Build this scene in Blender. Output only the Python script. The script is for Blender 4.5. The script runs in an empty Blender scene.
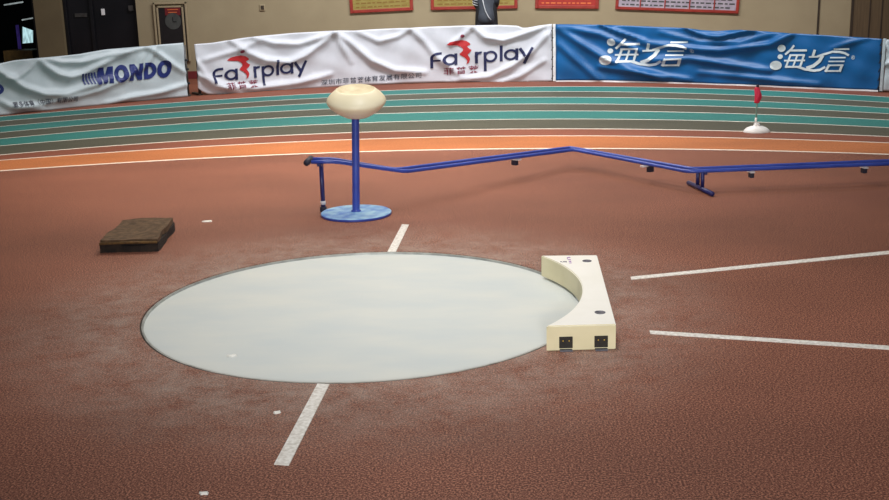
import bpy, bmesh, math, random
from mathutils import Vector, Matrix, Euler
random.seed(4)
S = bpy.context.scene
COL = S.collection
PI = math.pi

# ------------------------------------------------------------------ camera
FPX = 1112.33
CAM = Vector((0.7196, -5.2371, 1.5973))
cd = bpy.data.cameras.new('camera'); cam = bpy.data.objects.new('camera', cd); COL.objects.link(cam)
cam.location = CAM; cam.rotation_mode = 'XYZ'; cam.rotation_euler = (1.3241, 0.0247, 0.0538)
cd.sensor_width = 36.0; cd.lens = FPX / 889.0 * 36.0; cd.clip_end = 200
S.camera = cam
CR = Euler((1.3241, 0.0247, 0.0538), 'XYZ').to_matrix()

# ------------------------------------------------------------------ world, lights, exposure
w = bpy.data.worlds.new('hall_light'); S.world = w; w.use_nodes = True
bg = w.node_tree.nodes['Background']; bg.inputs[0].default_value = (0.93, 0.97, 1.0, 1); bg.inputs[1].default_value = 0.10
def area(name, loc, target, sx, sy, power, col, spread=180):
    l = bpy.data.lights.new(name, 'AREA'); l.shape = 'RECTANGLE'; l.size = sx; l.size_y = sy; l.energy = power; l.color = col; l.spread = math.radians(spread)
    o = bpy.data.objects.new(name, l); COL.objects.link(o); o.location = loc
    o.rotation_euler = (Vector(target) - Vector(loc)).to_track_quat('-Z', 'Y').to_euler()
    return o
area('added_wall_wash', (0.7, 8.2, 5.4), (0.9, 11.6, 0.3), 7.0, 0.9, 610, (0.98, 0.98, 1.0))  # wall-wash light added to brighten the banners and back wall
area('added_track_light', (-0.7, 4.2, 4.0), (-0.7, 4.2, 0), 4.6, 2.4, 182, (1.0, 0.9, 0.77), 130)  # unseen warm light added to make the bright patch on the track
area('added_circle_light', (0.6, 0.0, 3.9), (0.6, 0.0, 0), 1.2, 1.2, 50, (0.98, 0.99, 1.0), 130)  # added overhead light, hung low so brightness falls off towards the corners
area('added_front_fill', (1.5, -14.0, 3.4), (0.9, 0.5, 0.0), 2.0, 1.5, 41, (1.0, 0.98, 0.94), 30)  # unseen fill added from the camera side to brighten upright faces
S.view_settings.view_transform = 'Standard'; S.view_settings.look = 'None'
S.view_settings.exposure = 0.0; S.view_settings.gamma = 1.0; S.view_settings.use_curve_mapping = False

# ------------------------------------------------------------------ measuring helpers
def ray(px, py):
    return CR @ Vector(((px - 444.5) / FPX, -(py - 250) / FPX, -1.0))
def ground(px, py, z=0.0):
    d = ray(px, py); return CAM + d * ((z - CAM.z) / d.z)
def on_y(px, py, y):
    d = ray(px, py); return CAM + d * ((y - CAM.y) / d.y)
def z_over(B, px, py):
    d = ray(px, py); k = ((B.x - CAM.x) * d.x + (B.y - CAM.y) * d.y) / (d.x ** 2 + d.y ** 2)
    return CAM.z + d.z * k
def lerp(a, b, t): return a + (b - a) * t
def interp(tab, x):
    if x <= tab[0][0]:
        a, b = tab[0], tab[1]
    elif x >= tab[-1][0]:
        a, b = tab[-2], tab[-1]
    else:
        for a, b in zip(tab, tab[1:]):
            if a[0] <= x <= b[0]: break
    return a[1] + (b[1] - a[1]) * (x - a[0]) / (b[0] - a[0])
def polyfit(xs, ys, deg):
    n = deg + 1
    A = [[sum(x ** (i + j) for x in xs) for j in range(n)] + [sum(y * x ** i for x, y in zip(xs, ys))] for i in range(n)]
    for i in range(n):
        p = max(range(i, n), key=lambda r: abs(A[r][i])); A[i], A[p] = A[p], A[i]
        for r in range(n):
            if r != i:
                f = A[r][i] / A[i][i]
                A[r] = [a - f * b for a, b in zip(A[r], A[i])]
    c = [A[i][n] / A[i][i] for i in range(n)]
    return lambda x: sum(ci * x ** i for i, ci in enumerate(c))

# ------------------------------------------------------------------ materials
def lin(c):
    return tuple(((v / 255) / 12.92 if v / 255 <= 0.04045 else ((v / 255 + 0.055) / 1.055) ** 2.4) for v in c) + (1,)
def mat(name, c1, c2=None, scale=8.0, rough=0.6, metal=0.0, bump=0.0, bscale=None, detail=4, spec=0.5, stretch=None):
    m = bpy.data.materials.new(name); m.use_nodes = True; nt = m.node_tree; n = nt.nodes; L = nt.links
    b = n['Principled BSDF']; b.inputs['Roughness'].default_value = rough; b.inputs['Metallic'].default_value = metal
    b.inputs['Specular IOR Level'].default_value = spec
    tc = n.new('ShaderNodeTexCoord'); vec = tc.outputs['Object']
    if stretch:
        mp = n.new('ShaderNodeMapping'); mp.inputs['Scale'].default_value = stretch; L.new(vec, mp.inputs[0]); vec = mp.outputs[0]
    nz = n.new('ShaderNodeTexNoise'); nz.inputs['Scale'].default_value = scale; nz.inputs['Detail'].default_value = detail
    L.new(vec, nz.inputs['Vector'])
    r = n.new('ShaderNodeValToRGB'); r.color_ramp.elements[0].position = 0.32; r.color_ramp.elements[1].position = 0.68
    r.color_ramp.elements[0].color = lin(c1); r.color_ramp.elements[1].color = lin(c2 or c1)
    L.new(nz.outputs['Fac'], r.inputs[0]); L.new(r.outputs[0], b.inputs['Base Color'])
    if bump:
        bz = n.new('ShaderNodeTexNoise'); bz.inputs['Scale'].default_value = bscale or scale * 4; L.new(vec, bz.inputs['Vector'])
        bp = n.new('ShaderNodeBump'); bp.inputs['Strength'].default_value = bump; bp.inputs['Distance'].default_value = 0.01
        L.new(bz.outputs['Fac'], bp.inputs['Height']); L.new(bp.outputs[0], b.inputs['Normal'])
    m['b'] = 1
    return m
def emit(name, c, k):
    m = bpy.data.materials.new(name); m.use_nodes = True; b = m.node_tree.nodes['Principled BSDF']
    b.inputs['Base Color'].default_value = (0, 0, 0, 1)
    tc = m.node_tree.nodes.new('ShaderNodeTexCoord'); nz = m.node_tree.nodes.new('ShaderNodeTexNoise'); nz.inputs['Scale'].default_value = 9
    r = m.node_tree.nodes.new('ShaderNodeValToRGB'); r.color_ramp.elements[0].position = .4; r.color_ramp.elements[1].position = .6
    r.color_ramp.elements[0].color = tuple(v * .6 for v in lin(c)[:3]) + (1,); r.color_ramp.elements[1].color = lin(c)
    m.node_tree.links.new(tc.outputs['Object'], nz.inputs[0]); m.node_tree.links.new(nz.outputs[0], r.inputs[0])
    m.node_tree.links.new(r.outputs[0], b.inputs['Emission Color']); b.inputs['Emission Strength'].default_value = k
    return m

def rubber(name, base, dark, light, dust=True, gran=230.0, patch=(0.78, 1.16)):
    """granular synthetic track surface, with pale chalk dust around the throwing circle"""
    m = bpy.data.materials.new(name); m.use_nodes = True; nt = m.node_tree; n = nt.nodes; L = nt.links
    b = n['Principled BSDF']; b.inputs['Roughness'].default_value = 0.62; b.inputs['Specular IOR Level'].default_value = 0.2
    tc = n.new('ShaderNodeTexCoord')
    g = n.new('ShaderNodeTexNoise'); g.inputs['Scale'].default_value = gran * .32; g.inputs['Detail'].default_value = 5; g.inputs['Roughness'].default_value = .75
    L.new(tc.outputs['Object'], g.inputs['Vector'])
    r = n.new('ShaderNodeValToRGB'); e = r.color_ramp.elements
    e[0].position = 0.41; e[0].color = lin(dark); e[1].position = 0.60; e[1].color = lin(light)
    mid = e.new(0.5); mid.color = lin(base)
    L.new(g.outputs['Fac'], r.inputs[0])
    # broad tone patches: surface variation plus uneven light put into the colour
    p = n.new('ShaderNodeTexNoise'); p.inputs['Scale'].default_value = 0.55; p.inputs['Detail'].default_value = 4
    mp = n.new('ShaderNodeMapping'); mp.inputs['Scale'].default_value = (1.0, 1.8, 1); L.new(tc.outputs['Object'], mp.inputs[0]); L.new(mp.outputs[0], p.inputs['Vector'])
    mr = n.new('ShaderNodeMapRange'); mr.inputs[1].default_value = .3; mr.inputs[2].default_value = .7
    mr.inputs[3].default_value = patch[0]; mr.inputs[4].default_value = patch[1]; L.new(p.outputs['Fac'], mr.inputs[0])
    mx = n.new('ShaderNodeVectorMath'); mx.operation = 'SCALE'; L.new(r.outputs[0], mx.inputs[0]); L.new(mr.outputs[0], mx.inputs['Scale'])
    col = mx.outputs[0]
    if dust:
        ln = n.new('ShaderNodeVectorMath'); ln.operation = 'LENGTH'; L.new(tc.outputs['Object'], ln.inputs[0])
        d = n.new('ShaderNodeMapRange'); d.interpolation_type = 'SMOOTHSTEP'
        d.inputs[1].default_value = 1.04; d.inputs[2].default_value = 2.0; d.inputs[3].default_value = .42; d.inputs[4].default_value = 0.0
        L.new(ln.outputs['Value'], d.inputs[0])
        z = n.new('ShaderNodeTexNoise'); z.inputs['Scale'].default_value = 5.0; z.inputs['Detail'].default_value = 10; z.inputs['Roughness'].default_value = .85
        L.new(tc.outputs['Object'], z.inputs['Vector'])
        zr = n.new('ShaderNodeMapRange'); zr.inputs[1].default_value = .38; zr.inputs[2].default_value = .7; L.new(z.outputs['Fac'], zr.inputs[0])
        mu = n.new('ShaderNodeMath'); mu.operation = 'MULTIPLY'; L.new(d.outputs[0], mu.inputs[0]); L.new(zr.outputs[0], mu.inputs[1])
        mix = n.new('ShaderNodeMix'); mix.data_type = 'RGBA'; L.new(mu.outputs[0], mix.inputs[0]); L.new(col, mix.inputs[6])
        mix.inputs[7].default_value = lin((205, 200, 188)); col = mix.outputs[2]
    L.new(col, b.inputs['Base Color'])
    bp = n.new('ShaderNodeBump'); bp.inputs['Strength'].default_value = .35; bp.inputs['Distance'].default_value = 0.004
    L.new(g.outputs['Fac'], bp.inputs['Height']); L.new(bp.outputs[0], b.inputs['Normal'])
    return m

M = {}
M['field'] = rubber('field_rubber', (118, 68, 54), (70, 36, 28), (190, 132, 106), gran=430.0)
M['orange'] = rubber('orange_lane_rubber', (182, 112, 68), (166, 100, 60), (198, 122, 76), dust=False)
M['maroon'] = rubber('maroon_rubber', (132, 78, 60), (118, 68, 52), (146, 88, 68), dust=False)
M['teal'] = rubber('teal_lane_rubber', (54, 120, 114), (44, 108, 106), (66, 134, 124), dust=False, patch=(.85, 1.12))
M['grey'] = rubber('grey_lane_rubber', (86, 85, 72), (76, 75, 64), (96, 94, 80), dust=False, patch=(.8, 1.1))
M['line'] = mat('lane_line_paint', (222, 214, 200), (240, 234, 222), 40, .6)
M['paint'] = mat('white_line_paint', (206, 198, 188), (246, 242, 236), 60, .65, bump=.3, bscale=200, detail=8)
M['concrete'] = mat('circle_concrete', (196, 203, 203), (210, 212, 206), 1.8, .5, bump=.05, bscale=60, detail=7, stretch=(1, 2.2, 1))
M['steel'] = mat('rim_steel', (150, 152, 150), (190, 192, 190), 12, .35, metal=.6)
M['gap'] = mat('rim_gap', (52, 46, 42), (74, 66, 60), 40, .9)
M['wall'] = mat('beige_wall_paint', (155, 141, 112), (163, 149, 119), 2.5, .8, bump=.05, bscale=60)
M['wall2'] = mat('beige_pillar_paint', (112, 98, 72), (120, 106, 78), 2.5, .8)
M['skirting'] = mat('maroon_skirting', (108, 34, 38), (120, 40, 44), 8, .6)
M['white_cloth'] = mat('white_banner_cloth', (203, 205, 213), (210, 212, 220), 6, .55, bump=.06, bscale=40)
M['grey_cloth'] = mat('pale_grey_banner_cloth', (184, 196, 202), (194, 205, 211), 6, .5, bump=.06, bscale=40)
M['blue_cloth'] = mat('blue_banner_cloth', (4, 84, 142), (6, 94, 156), 3, .44, bump=.05, bscale=40)
M['navy'] = mat('navy_print', (20, 26, 70), (26, 32, 80), 10, .5)
M['mondo_blue'] = mat('blue_print', (24, 40, 108), (30, 46, 118), 10, .5)
M['red_print'] = mat('red_print', (178, 34, 40), (190, 40, 44), 10, .5)
M['wine_print'] = mat('wine_print', (120, 34, 60), (130, 40, 66), 10, .5)
M['dark_print'] = mat('dark_print', (52, 56, 72), (62, 66, 82), 10, .5)
M['silver_print'] = mat('silver_print', (206, 216, 220), (226, 234, 236), 14, .4)
M['hem'] = mat('white_hem', (228, 230, 232), (238, 240, 242), 10, .5)
M['pole_grey'] = mat('grey_post_metal', (70, 68, 66), (92, 90, 88), 20, .5, metal=.5)
M['rope'] = mat('dark_rope', (32, 32, 36), (50, 50, 54), 60, .8)
M['blue_metal'] = mat('blue_enamel', (46, 66, 152), (58, 80, 170), 8, .3)
M['base_blue'] = mat('pale_blue_enamel', (60, 112, 190), (150, 190, 214), 14, .45, detail=7)  # paler mottled blue for the upward faces of the base
M['navy_metal'] = mat('navy_enamel', (28, 30, 84), (36, 40, 100), 8, .35)
M['dark_cap'] = mat('dark_rubber_cap', (26, 26, 44), (36, 36, 56), 20, .6)
M['bracket'] = mat('white_bracket', (196, 192, 196), (214, 210, 212), 20, .5)
M['cream'] = mat('cream_plastic', (232, 222, 190), (238, 228, 200), 4, .42)
M['cream_dark'] = mat('dark_cream_bowl', (190, 176, 140), (216, 204, 172), 12, .6)  # darker mottled cream inside the bowl opening
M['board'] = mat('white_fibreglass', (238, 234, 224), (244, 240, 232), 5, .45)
M['board_side'] = mat('shaded_cream_side', (214, 205, 168), (224, 215, 180), 7, .55)  # cream sides coloured darker than the top, shading from overhead light
M['socket'] = mat('black_socket', (18, 16, 14), (40, 34, 26), 60, .7)
M['brass'] = mat('brass_screw', (170, 140, 60), (190, 160, 80), 60, .4, metal=.8)
M['plug'] = mat('grey_plug', (82, 82, 92), (110, 110, 120), 60, .5, metal=.5)
M['mat_top'] = mat('coir_mat', (70, 52, 34), (108, 84, 60), 22, .95, bump=.8, bscale=130, detail=8)
M['mat_side'] = mat('dark_mat_edge', (24, 20, 22), (52, 40, 32), 30, .9, bump=.6, bscale=120)
M['mat_fold'] = mat('ochre_mat_edge', (112, 84, 44), (84, 60, 36), 30, .9, bump=.6, bscale=120)
M['flag'] = mat('red_flag_cloth', (206, 44, 44), (214, 40, 96), 6, .6)
M['pvc'] = mat('white_plastic', (236, 236, 236), (244, 244, 244), 8, .4)
M['glass_dark'] = mat('dark_glass', (18, 18, 22), (30, 28, 32), 1.5, .25)
M['interior'] = mat('dark_room', (14, 16, 18), (24, 28, 30), 2, .9)
M['frame_black'] = mat('black_window_frame', (16, 16, 20), (24, 24, 28), 8, .4)
M['door_brown'] = mat('brown_door_wood', (88, 72, 52), (104, 86, 62), 3, .6, stretch=(12, 12, .7))
M['door_dark'] = mat('dark_brown_groove', (50, 40, 30), (60, 48, 36), 10, .7)
M['board_red'] = mat('red_lacquer_frame', (140, 38, 30), (160, 54, 38), 9, .5)
M['board_red_bright'] = mat('red_notice_paper', (160, 38, 32), (172, 44, 36), 5, .6)
M['gold'] = mat('gold_notice_paper', (140, 122, 52), (162, 146, 80), 9, .6, stretch=(1, 1, 6))
M['lilac'] = mat('pale_lilac_paper', (160, 150, 164), (184, 174, 184), 12, .6)
M['brown_ink'] = mat('brown_ink', (130, 100, 40), (140, 110, 50), 9, .7)
M['orange_ink'] = mat('orange_ink', (216, 110, 60), (220, 120, 66), 9, .7)
M['black'] = mat('black_paper', (20, 18, 20), (28, 24, 26), 9, .5)
M['poster_red'] = mat('poster_red', (100, 26, 30), (116, 32, 36), 9, .5)
M['poster_grey'] = mat('poster_grey', (62, 64, 62), (78, 80, 77), 9, .5)
M['moulding'] = mat('beige_moulding', (158, 144, 114), (168, 152, 122), 9, .6)
M['jacket'] = mat('charcoal_jacket', (50, 54, 62), (74, 80, 90), 5, .55)
M['sleeve'] = mat('dark_sleeve', (26, 28, 34), (44, 48, 56), 5, .55)
M['trousers'] = mat('black_trousers', (18, 18, 22), (30, 30, 34), 8, .8)
M['skin'] = mat('skin', (196, 150, 122), (204, 160, 132), 9, .5)
M['hair'] = mat('black_hair', (20, 16, 16), (32, 26, 26), 40, .5)
M['stripe'] = mat('pale_piping', (190, 192, 196), (206, 208, 212), 9, .5)
M['scrap'] = mat('white_scrap', (222, 220, 214), (240, 238, 232), 30, .7)
M['box_tan'] = mat('tan_goods', (120, 92, 44), (88, 66, 32), 12, .7)
M['screen'] = emit('lit_screen', (190, 230, 236), 1.0)
M['purple'] = emit('purple_glow_panel', (60, 44, 120), .35)
M['tube'] = emit('reflected_streak', (150, 160, 160), 1.0)

# ------------------------------------------------------------------ mesh helpers
def newobj(name, me, m, parent=None, smooth=False):
    ms = m if isinstance(m, (list, tuple)) else [m]
    for x in ms: me.materials.append(x)
    if smooth:
        for p in me.polygons: p.use_smooth = True
    o = bpy.data.objects.new(name, me); COL.objects.link(o)
    if parent: o.parent = parent
    return o
def obj(name, bm, m, parent=None, smooth=False, normals=True):
    if normals: bmesh.ops.recalc_face_normals(bm, faces=bm.faces[:])
    me = bpy.data.meshes.new(name); bm.to_mesh(me); bm.free()
    return newobj(name, me, m, parent, smooth)
def thing(name, label, cat, loc=(0, 0, 0), rz=0.0, group=None):
    o = bpy.data.objects.new(name, None); COL.objects.link(o); o.location = loc; o.rotation_euler = (0, 0, rz)
    o.empty_display_size = .1
    return tag(o, label, cat, group)
def tag(o, label, cat, group=None):
    o['label'] = label; o['category'] = cat
    if group: o['group'] = group
    return o
def struct(o):
    o['kind'] = 'structure'; return o
def box(bm, c, s, rot=None, bevel=0.0, mi=0):
    r = bmesh.ops.create_cube(bm, size=1.0); vs = r['verts']
    bmesh.ops.scale(bm, vec=Vector(s), verts=vs)
    if bevel:
        es = list({e for v in vs for e in v.link_edges})
        rr = bmesh.ops.bevel(bm, geom=es, offset=bevel, segments=2, affect='EDGES', profile=.5); vs = list({v for f in rr['faces'] for v in f.verts} | {v for v in vs if v.is_valid})
    if rot is not None: bmesh.ops.rotate(bm, cent=(0, 0, 0), matrix=rot, verts=vs)
    bmesh.ops.translate(bm, vec=Vector(c), verts=vs)
    for v in vs:
        for f in v.link_faces: f.material_index = mi
    return vs
def tube(bm, pts, r, seg=12, cap=True, radii=None):
    pts = [Vector(p) for p in pts]; rings = []
    up0 = Vector((0, 0, 1))
    for i, p in enumerate(pts):
        a = (pts[i] - pts[i - 1]).normalized() if i else None
        b = (pts[i + 1] - pts[i]).normalized() if i < len(pts) - 1 else None
        d = (a + b).normalized() if a and b else (a or b)
        u = up0 if abs(d.z) < .95 else Vector((1, 0, 0))
        x = d.cross(u).normalized(); y = x.cross(d).normalized()
        rr = radii[i] if radii else r
        rings.append([bm.verts.new(p + x * math.cos(2 * PI * k / seg) * rr + y * math.sin(2 * PI * k / seg) * rr) for k in range(seg)])
    for A, B in zip(rings, rings[1:]):
        for k in range(seg): bm.faces.new((A[k], A[(k + 1) % seg], B[(k + 1) % seg], B[k]))
    if cap: bm.faces.new(rings[0][::-1]); bm.faces.new(rings[-1])
def lathe(bm, prof, seg=48, cap0=True, cap1=True):
    rings = []
    for r, z in prof:
        if r < 1e-5: rings.append([bm.verts.new((0, 0, z))])
        else: rings.append([bm.verts.new((r * math.cos(2 * PI * k / seg), r * math.sin(2 * PI * k / seg), z)) for k in range(seg)])
    for A, B in zip(rings, rings[1:]):
        for k in range(seg):
            k2 = (k + 1) % seg
            if len(A) == 1: bm.faces.new((A[0], B[k2], B[k]))
            elif len(B) == 1: bm.faces.new((A[k], A[k2], B[0]))
            else: bm.faces.new((A[k], A[k2], B[k2], B[k]))
    if cap0 and len(rings[0]) > 1: bm.faces.new(rings[0][::-1])
    if cap1 and len(rings[-1]) > 1: bm.faces.new(rings[-1])
def prism(bm, poly, z0, z1):
    a = [bm.verts.new((p[0], p[1], z0)) for p in poly]; b = [bm.verts.new((p[0], p[1], z1)) for p in poly]
    bm.faces.new(a[::-1]); bm.faces.new(b)
    for i in range(len(poly)):
        j = (i + 1) % len(poly); bm.faces.new((a[i], a[j], b[j], b[i]))
def smooth_angle(o, deg=40):
    me = o.data
    for p in me.polygons: p.use_smooth = True
    bm = bmesh.new(); bm.from_mesh(me)
    for e in bm.edges:
        if len(e.link_faces) == 2 and e.calc_face_angle(0) > math.radians(deg): e.smooth = False
    bm.to_mesh(me); bm.free()
    return o

# ================================================================== STRUCTURE
R = 1.0675
# lane lines of the track, as rows in a few columns of the view, turned into smooth curves on the ground
COLS = [0, 60, 120, 180, 240, 300, 400, 460, 560, 680, 740, 829, 889]
ROWS = [
 [116.8, 111.4, 106.4, 102.0, 98.6, 95.0, 89.6, 88.0, 86.6, 88.0, 89.2, 93.6, 97.0],
 [121.4, 116.0, 110.8, 106.8, 103.0, 99.4, 94.0, 92.6, 91.6, 93.4, 94.6, 99.0, 102.6],
 [126.6, 121.2, 116.0, 112.0, 107.6, 104.6, 99.6, 98.0, 97.2, 99.0, 100.4, 104.6, 108.0],
 [132.6, 127.0, 121.6, 117.8, 113.4, 110.6, 106.0, 104.6, 104.0, 105.4, 106.8, 110.6, 113.6],
 [139.0, 133.0, 128.0, 124.2, 119.8, 117.4, 112.8, 111.4, 110.8, 112.4, 113.4, 117.2, 119.8],
 [146.0, 140.6, 136.0, 132.4, 128.2, 125.8, 121.2, 120.0, 119.0, 120.2, 121.4, 124.8, 127.6],
 [155.2, 149.4, 145.0, 141.4, 137.6, 135.0, 130.6, 129.4, 129.0, 130.0, 131.0, 134.0, 136.6],
 [160.6, 155.4, 151.6, 148.0, 144.6, 142.0, 137.6, 136.4, 136.0, 136.8, 138.0, 140.6, 142.8],
 [171.0, 166.4, 162.6, 159.4, 156.4, 154.4, 150.2, 149.2, 148.4, 149.0, 150.2, 152.4, 154.2]]
NX = 61
XS = [lerp(-90, 980, i / (NX - 1)) for i in range(NX)]
curves = []
for row in ROWS:
    g_ = [ground(x, y) for x, y in zip(COLS, row)]
    f = polyfit([v.x / 5 for v in g_], [v.y for v in g_], 4)
    c = []
    x0, x1 = g_[0].x, g_[-1].x
    for k in range(NX):
        X = lerp(x0 - .6, x1 + .6, k / (NX - 1)); c.append(Vector((X, f(X / 5), 0)))
    # continue as straight ends beyond the view
    d0 = (c[0] - c[1]).normalized(); d1 = (c[-1] - c[-2]).normalized()
    curves.append([c[0] + d0 * 3.5] + c + [c[-1] + d1 * 3.5])
WALL_Y = 12.55
FX0, FX1, FY0 = -11.0, 12.0, -7.5
mats_floor = [M['field'], M['line'], M['orange'], M['maroon'], M['teal'], M['grey']]
bm = bmesh.new()
def strip(A, B, mi):
    a = [bm.verts.new(p) for p in A]; b = [bm.verts.new(p) for p in B]
    for i in range(len(A) - 1):
        f = bm.faces.new((a[i], a[i + 1], b[i + 1], b[i])); f.material_index = mi
LW = [.034, .032, .032, .034, .034, .034, .04, .036, .046]
lo = [[p - Vector((0, LW[i] / 2, 0)) for p in c] for i, c in enumerate(curves)]
hi = [[p + Vector((0, LW[i] / 2, 0)) for p in c] for i, c in enumerate(curves)]
for i in range(9): strip(lo[i], hi[i], 1)
fill = {8: 2, 7: 3, 6: 5, 5: 4, 4: 5, 3: 4, 2: 5, 1: 4}
for i, mi in fill.items(): strip(hi[i], lo[i - 1], mi)
n = len(curves[0])
top = [Vector((lerp(FX0, FX1, k / (n - 1)), WALL_Y + .02, 0)) for k in range(n)]
strip(hi[0], top, 3)
# field between the last line and the front of the hall, with the round hole of the circle
outer = [p.copy() for p in lo[8]]
outer += [Vector((FX1, outer[-1].y, 0)), Vector((FX1, FY0, 0)), Vector((FX0, FY0, 0)), Vector((FX0, lo[8][0].y, 0))]
def hit(th):
    d = Vector((math.cos(th), math.sin(th))); best = 1e9
    for a, b in zip(outer, outer[1:] + outer[:1]):
        ex, ey = b.x - a.x, b.y - a.y; den = d.x * ey - d.y * ex
        if abs(den) < 1e-9: continue
        t = (a.x * ey - a.y * ex) / den; u = (a.x * d.y - a.y * d.x) / den
        if t > 0 and -1e-6 <= u <= 1 + 1e-6: best = min(best, t)
    return Vector((d.x * best, d.y * best, 0))
angs = sorted({round(k * 2 * PI / 256, 9) for k in range(256)} | {round(math.atan2(p.y, p.x) % (2 * PI), 9) for p in outer})
RO = R + 0.008
inn = [bm.verts.new((RO * math.cos(a), RO * math.sin(a), 0)) for a in angs]
outv = [bm.verts.new(hit(a)) for a in angs]
inl = [bm.verts.new((RO * math.cos(a), RO * math.sin(a), -.05)) for a in angs]
for i in range(len(angs)):
    j = (i + 1) % len(angs)
    bm.faces.new((inn[i], outv[i], outv[j], inn[j])); bm.faces.new((inl[i], inn[i], inn[j], inl[j]))
for f in bm.faces:
    f.normal_update()
    if f.normal.z < -.5: f.normal_flip()
floor = struct(obj('floor', bm, mats_floor, normals=False))

# ---- back wall with openings: dark shop window on the left, dark glass door
def wx(px, py=20): return on_y(px, py, WALL_Y).x
def wz(px, py): return on_y(px, py, WALL_Y).z
WT = 4.6
X_w1 = wx(35); X_d0, X_d1 = wx(62), wx(137)
X_p0 = -12.5
bm = bmesh.new()
def wall_box(x0, x1, z0, z1, mi=0): box(bm, ((x0 + x1) / 2, WALL_Y + .12, (z0 + z1) / 2), (x1 - x0, .24, z1 - z0), mi=mi)
X_br = wx(850)
wall_box(X_d1, 13.5, 0, WT); wall_box(X_p0, X_w1, 2.6, WT); wall_box(X_p0, X_w1, 0, .25)
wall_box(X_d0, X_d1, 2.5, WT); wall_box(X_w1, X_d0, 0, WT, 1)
struct(obj('wall_back', bm, [M['wall'], M['wall2']]))
bm = bmesh.new()
for a, b in ((X_d1, X_br), (X_w1, X_d0)):
    box(bm, ((a + b) / 2, WALL_Y - .012, .06), (b - a, .024, .12), bevel=.004)
struct(obj('baseboard_back', bm, M['skirting']))
bm = bmesh.new()
box(bm, (wx(818), WALL_Y - .008, 2.2), (.028, .016, 4.2), bevel=.003)
struct(obj('trim_1', bm, M['door_dark']))

# window_1: dark room behind the glass
wn = bpy.data.objects.new('window_1', None); COL.objects.link(wn); struct(wn); wn.location = (X_w1 - 2, WALL_Y, .25)
def under(parent, bm, name, m, **k):
    bmesh.ops.translate(bm, vec=-parent.location, verts=bm.verts[:]); return obj(name, bm, m, parent, **k)
bm = bmesh.new()
xa, xb, ya, yb, za, zb = X_p0, X_w1, WALL_Y + .24, WALL_Y + 3.2, .25, 2.6
box(bm, ((xa + xb) / 2, yb + .03, (za + zb) / 2), (xb - xa, .06, zb - za + .2)); box(bm, ((xa + xb) / 2, (ya + yb) / 2, zb + .03), (xb - xa, yb - ya, .06))
box(bm, ((xa + xb) / 2, (ya + yb) / 2, za - .03), (xb - xa, yb - ya, .06)); box(bm, (xa - .03, (ya + yb) / 2, (za + zb) / 2), (.06, yb - ya, zb - za))
box(bm, (xb + .03, (ya + yb) / 2, (za + zb) / 2), (.06, yb - ya, zb - za))
under(wn, bm, 'dark_recess', M['interior'])
bm = bmesh.new()
for x in (xb - .03, xb - 1.6, xb - 3.0, xb - 4.4): box(bm, (x, WALL_Y + .1, (za + zb) / 2), (.06 if x > xb - .1 else .035, .06, zb - za), bevel=.004)
for z in (za + .03, zb - .03): box(bm, ((xa + xb) / 2, WALL_Y + .1, z), (xb - xa, .06, .06), bevel=.004)
under(wn, bm, 'window_frame', M['frame_black'])
def ony(px, py, dy): return on_y(px, py, WALL_Y + dy)
# lit screen seen at an angle inside the room
a = ony(22, 26, 1.0); b = ony(33, 30, 1.6); c = ony(33, 43, 1.6); d = ony(22, 44, 1.0)
sc = thing('display_screen', 'lit pale display screen glowing inside the dark room at the far left', 'screen', tuple((a + b + c + d) / 4))
bm = bmesh.new(); off = Vector((-.02, .08, 0))
q = [bm.verts.new(p) for p in (a, b, c, d)]; q2 = [bm.verts.new(p + off) for p in (a, b, c, d)]
bm.faces.new(q[::-1]); bm.faces.new(q2)
for i in range(4): bm.faces.new((q[i], q[(i + 1) % 4], q2[(i + 1) % 4], q2[i]))
under(sc, bm, 'panel', M['frame_black'])
bm = bmesh.new(); nrm = (b - a).cross(d - a).normalized()
if nrm.dot(CAM - a) < 0: nrm = -nrm
cen = (a + b + c + d) / 4
bm.faces.new([bm.verts.new(cen + (p - cen) * .93 + nrm * .006) for p in (a, b, c, d)])
under(sc, bm, 'lit_face', M['screen'])
bm = bmesh.new(); e1 = ony(17, 25, 1.05); e2 = ony(20, 50, 1.05)
box(bm, ((e1.x + e2.x) / 2, e1.y, (e1.z + e2.z) / 2 + .0), (abs(e2.x - e1.x) + .03, .06, abs(e1.z - e2.z)))
tag(obj('glow_panel', bm, M['purple']), 'dim purple glowing panel beside the lit screen behind the window', 'panel')
bm = bmesh.new(); e1 = ony(2, 51, .5); e2 = ony(33, 64, .5)
box(bm, ((e1.x + e2.x) / 2, e1.y + .25, e1.z - .1), (e2.x - e1.x, .45, .2), bevel=.01)
o = tag(obj('display_counter', bm, M['box_tan']), 'low tan counter behind the window at the far left', 'counter')
for (p0, p1, dy, lab) in (((4, 5), (23, 2), 1.0, 'pale glowing streak, ceiling light reflected near the top left corner of the dark window'), ((22, 20), (33, 18), 1.6, 'shorter pale glowing streak, ceiling light reflected above the lit screen in the dark window')):
    bm = bmesh.new(); tube(bm, [ony(*p0, dy), ony(*p1, dy)], .012, 8)  # glowing bars drawn as the ceiling lights mirrored in the dark glass
    tag(obj('reflected_streak', bm, M['tube']), lab, 'reflection')

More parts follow.
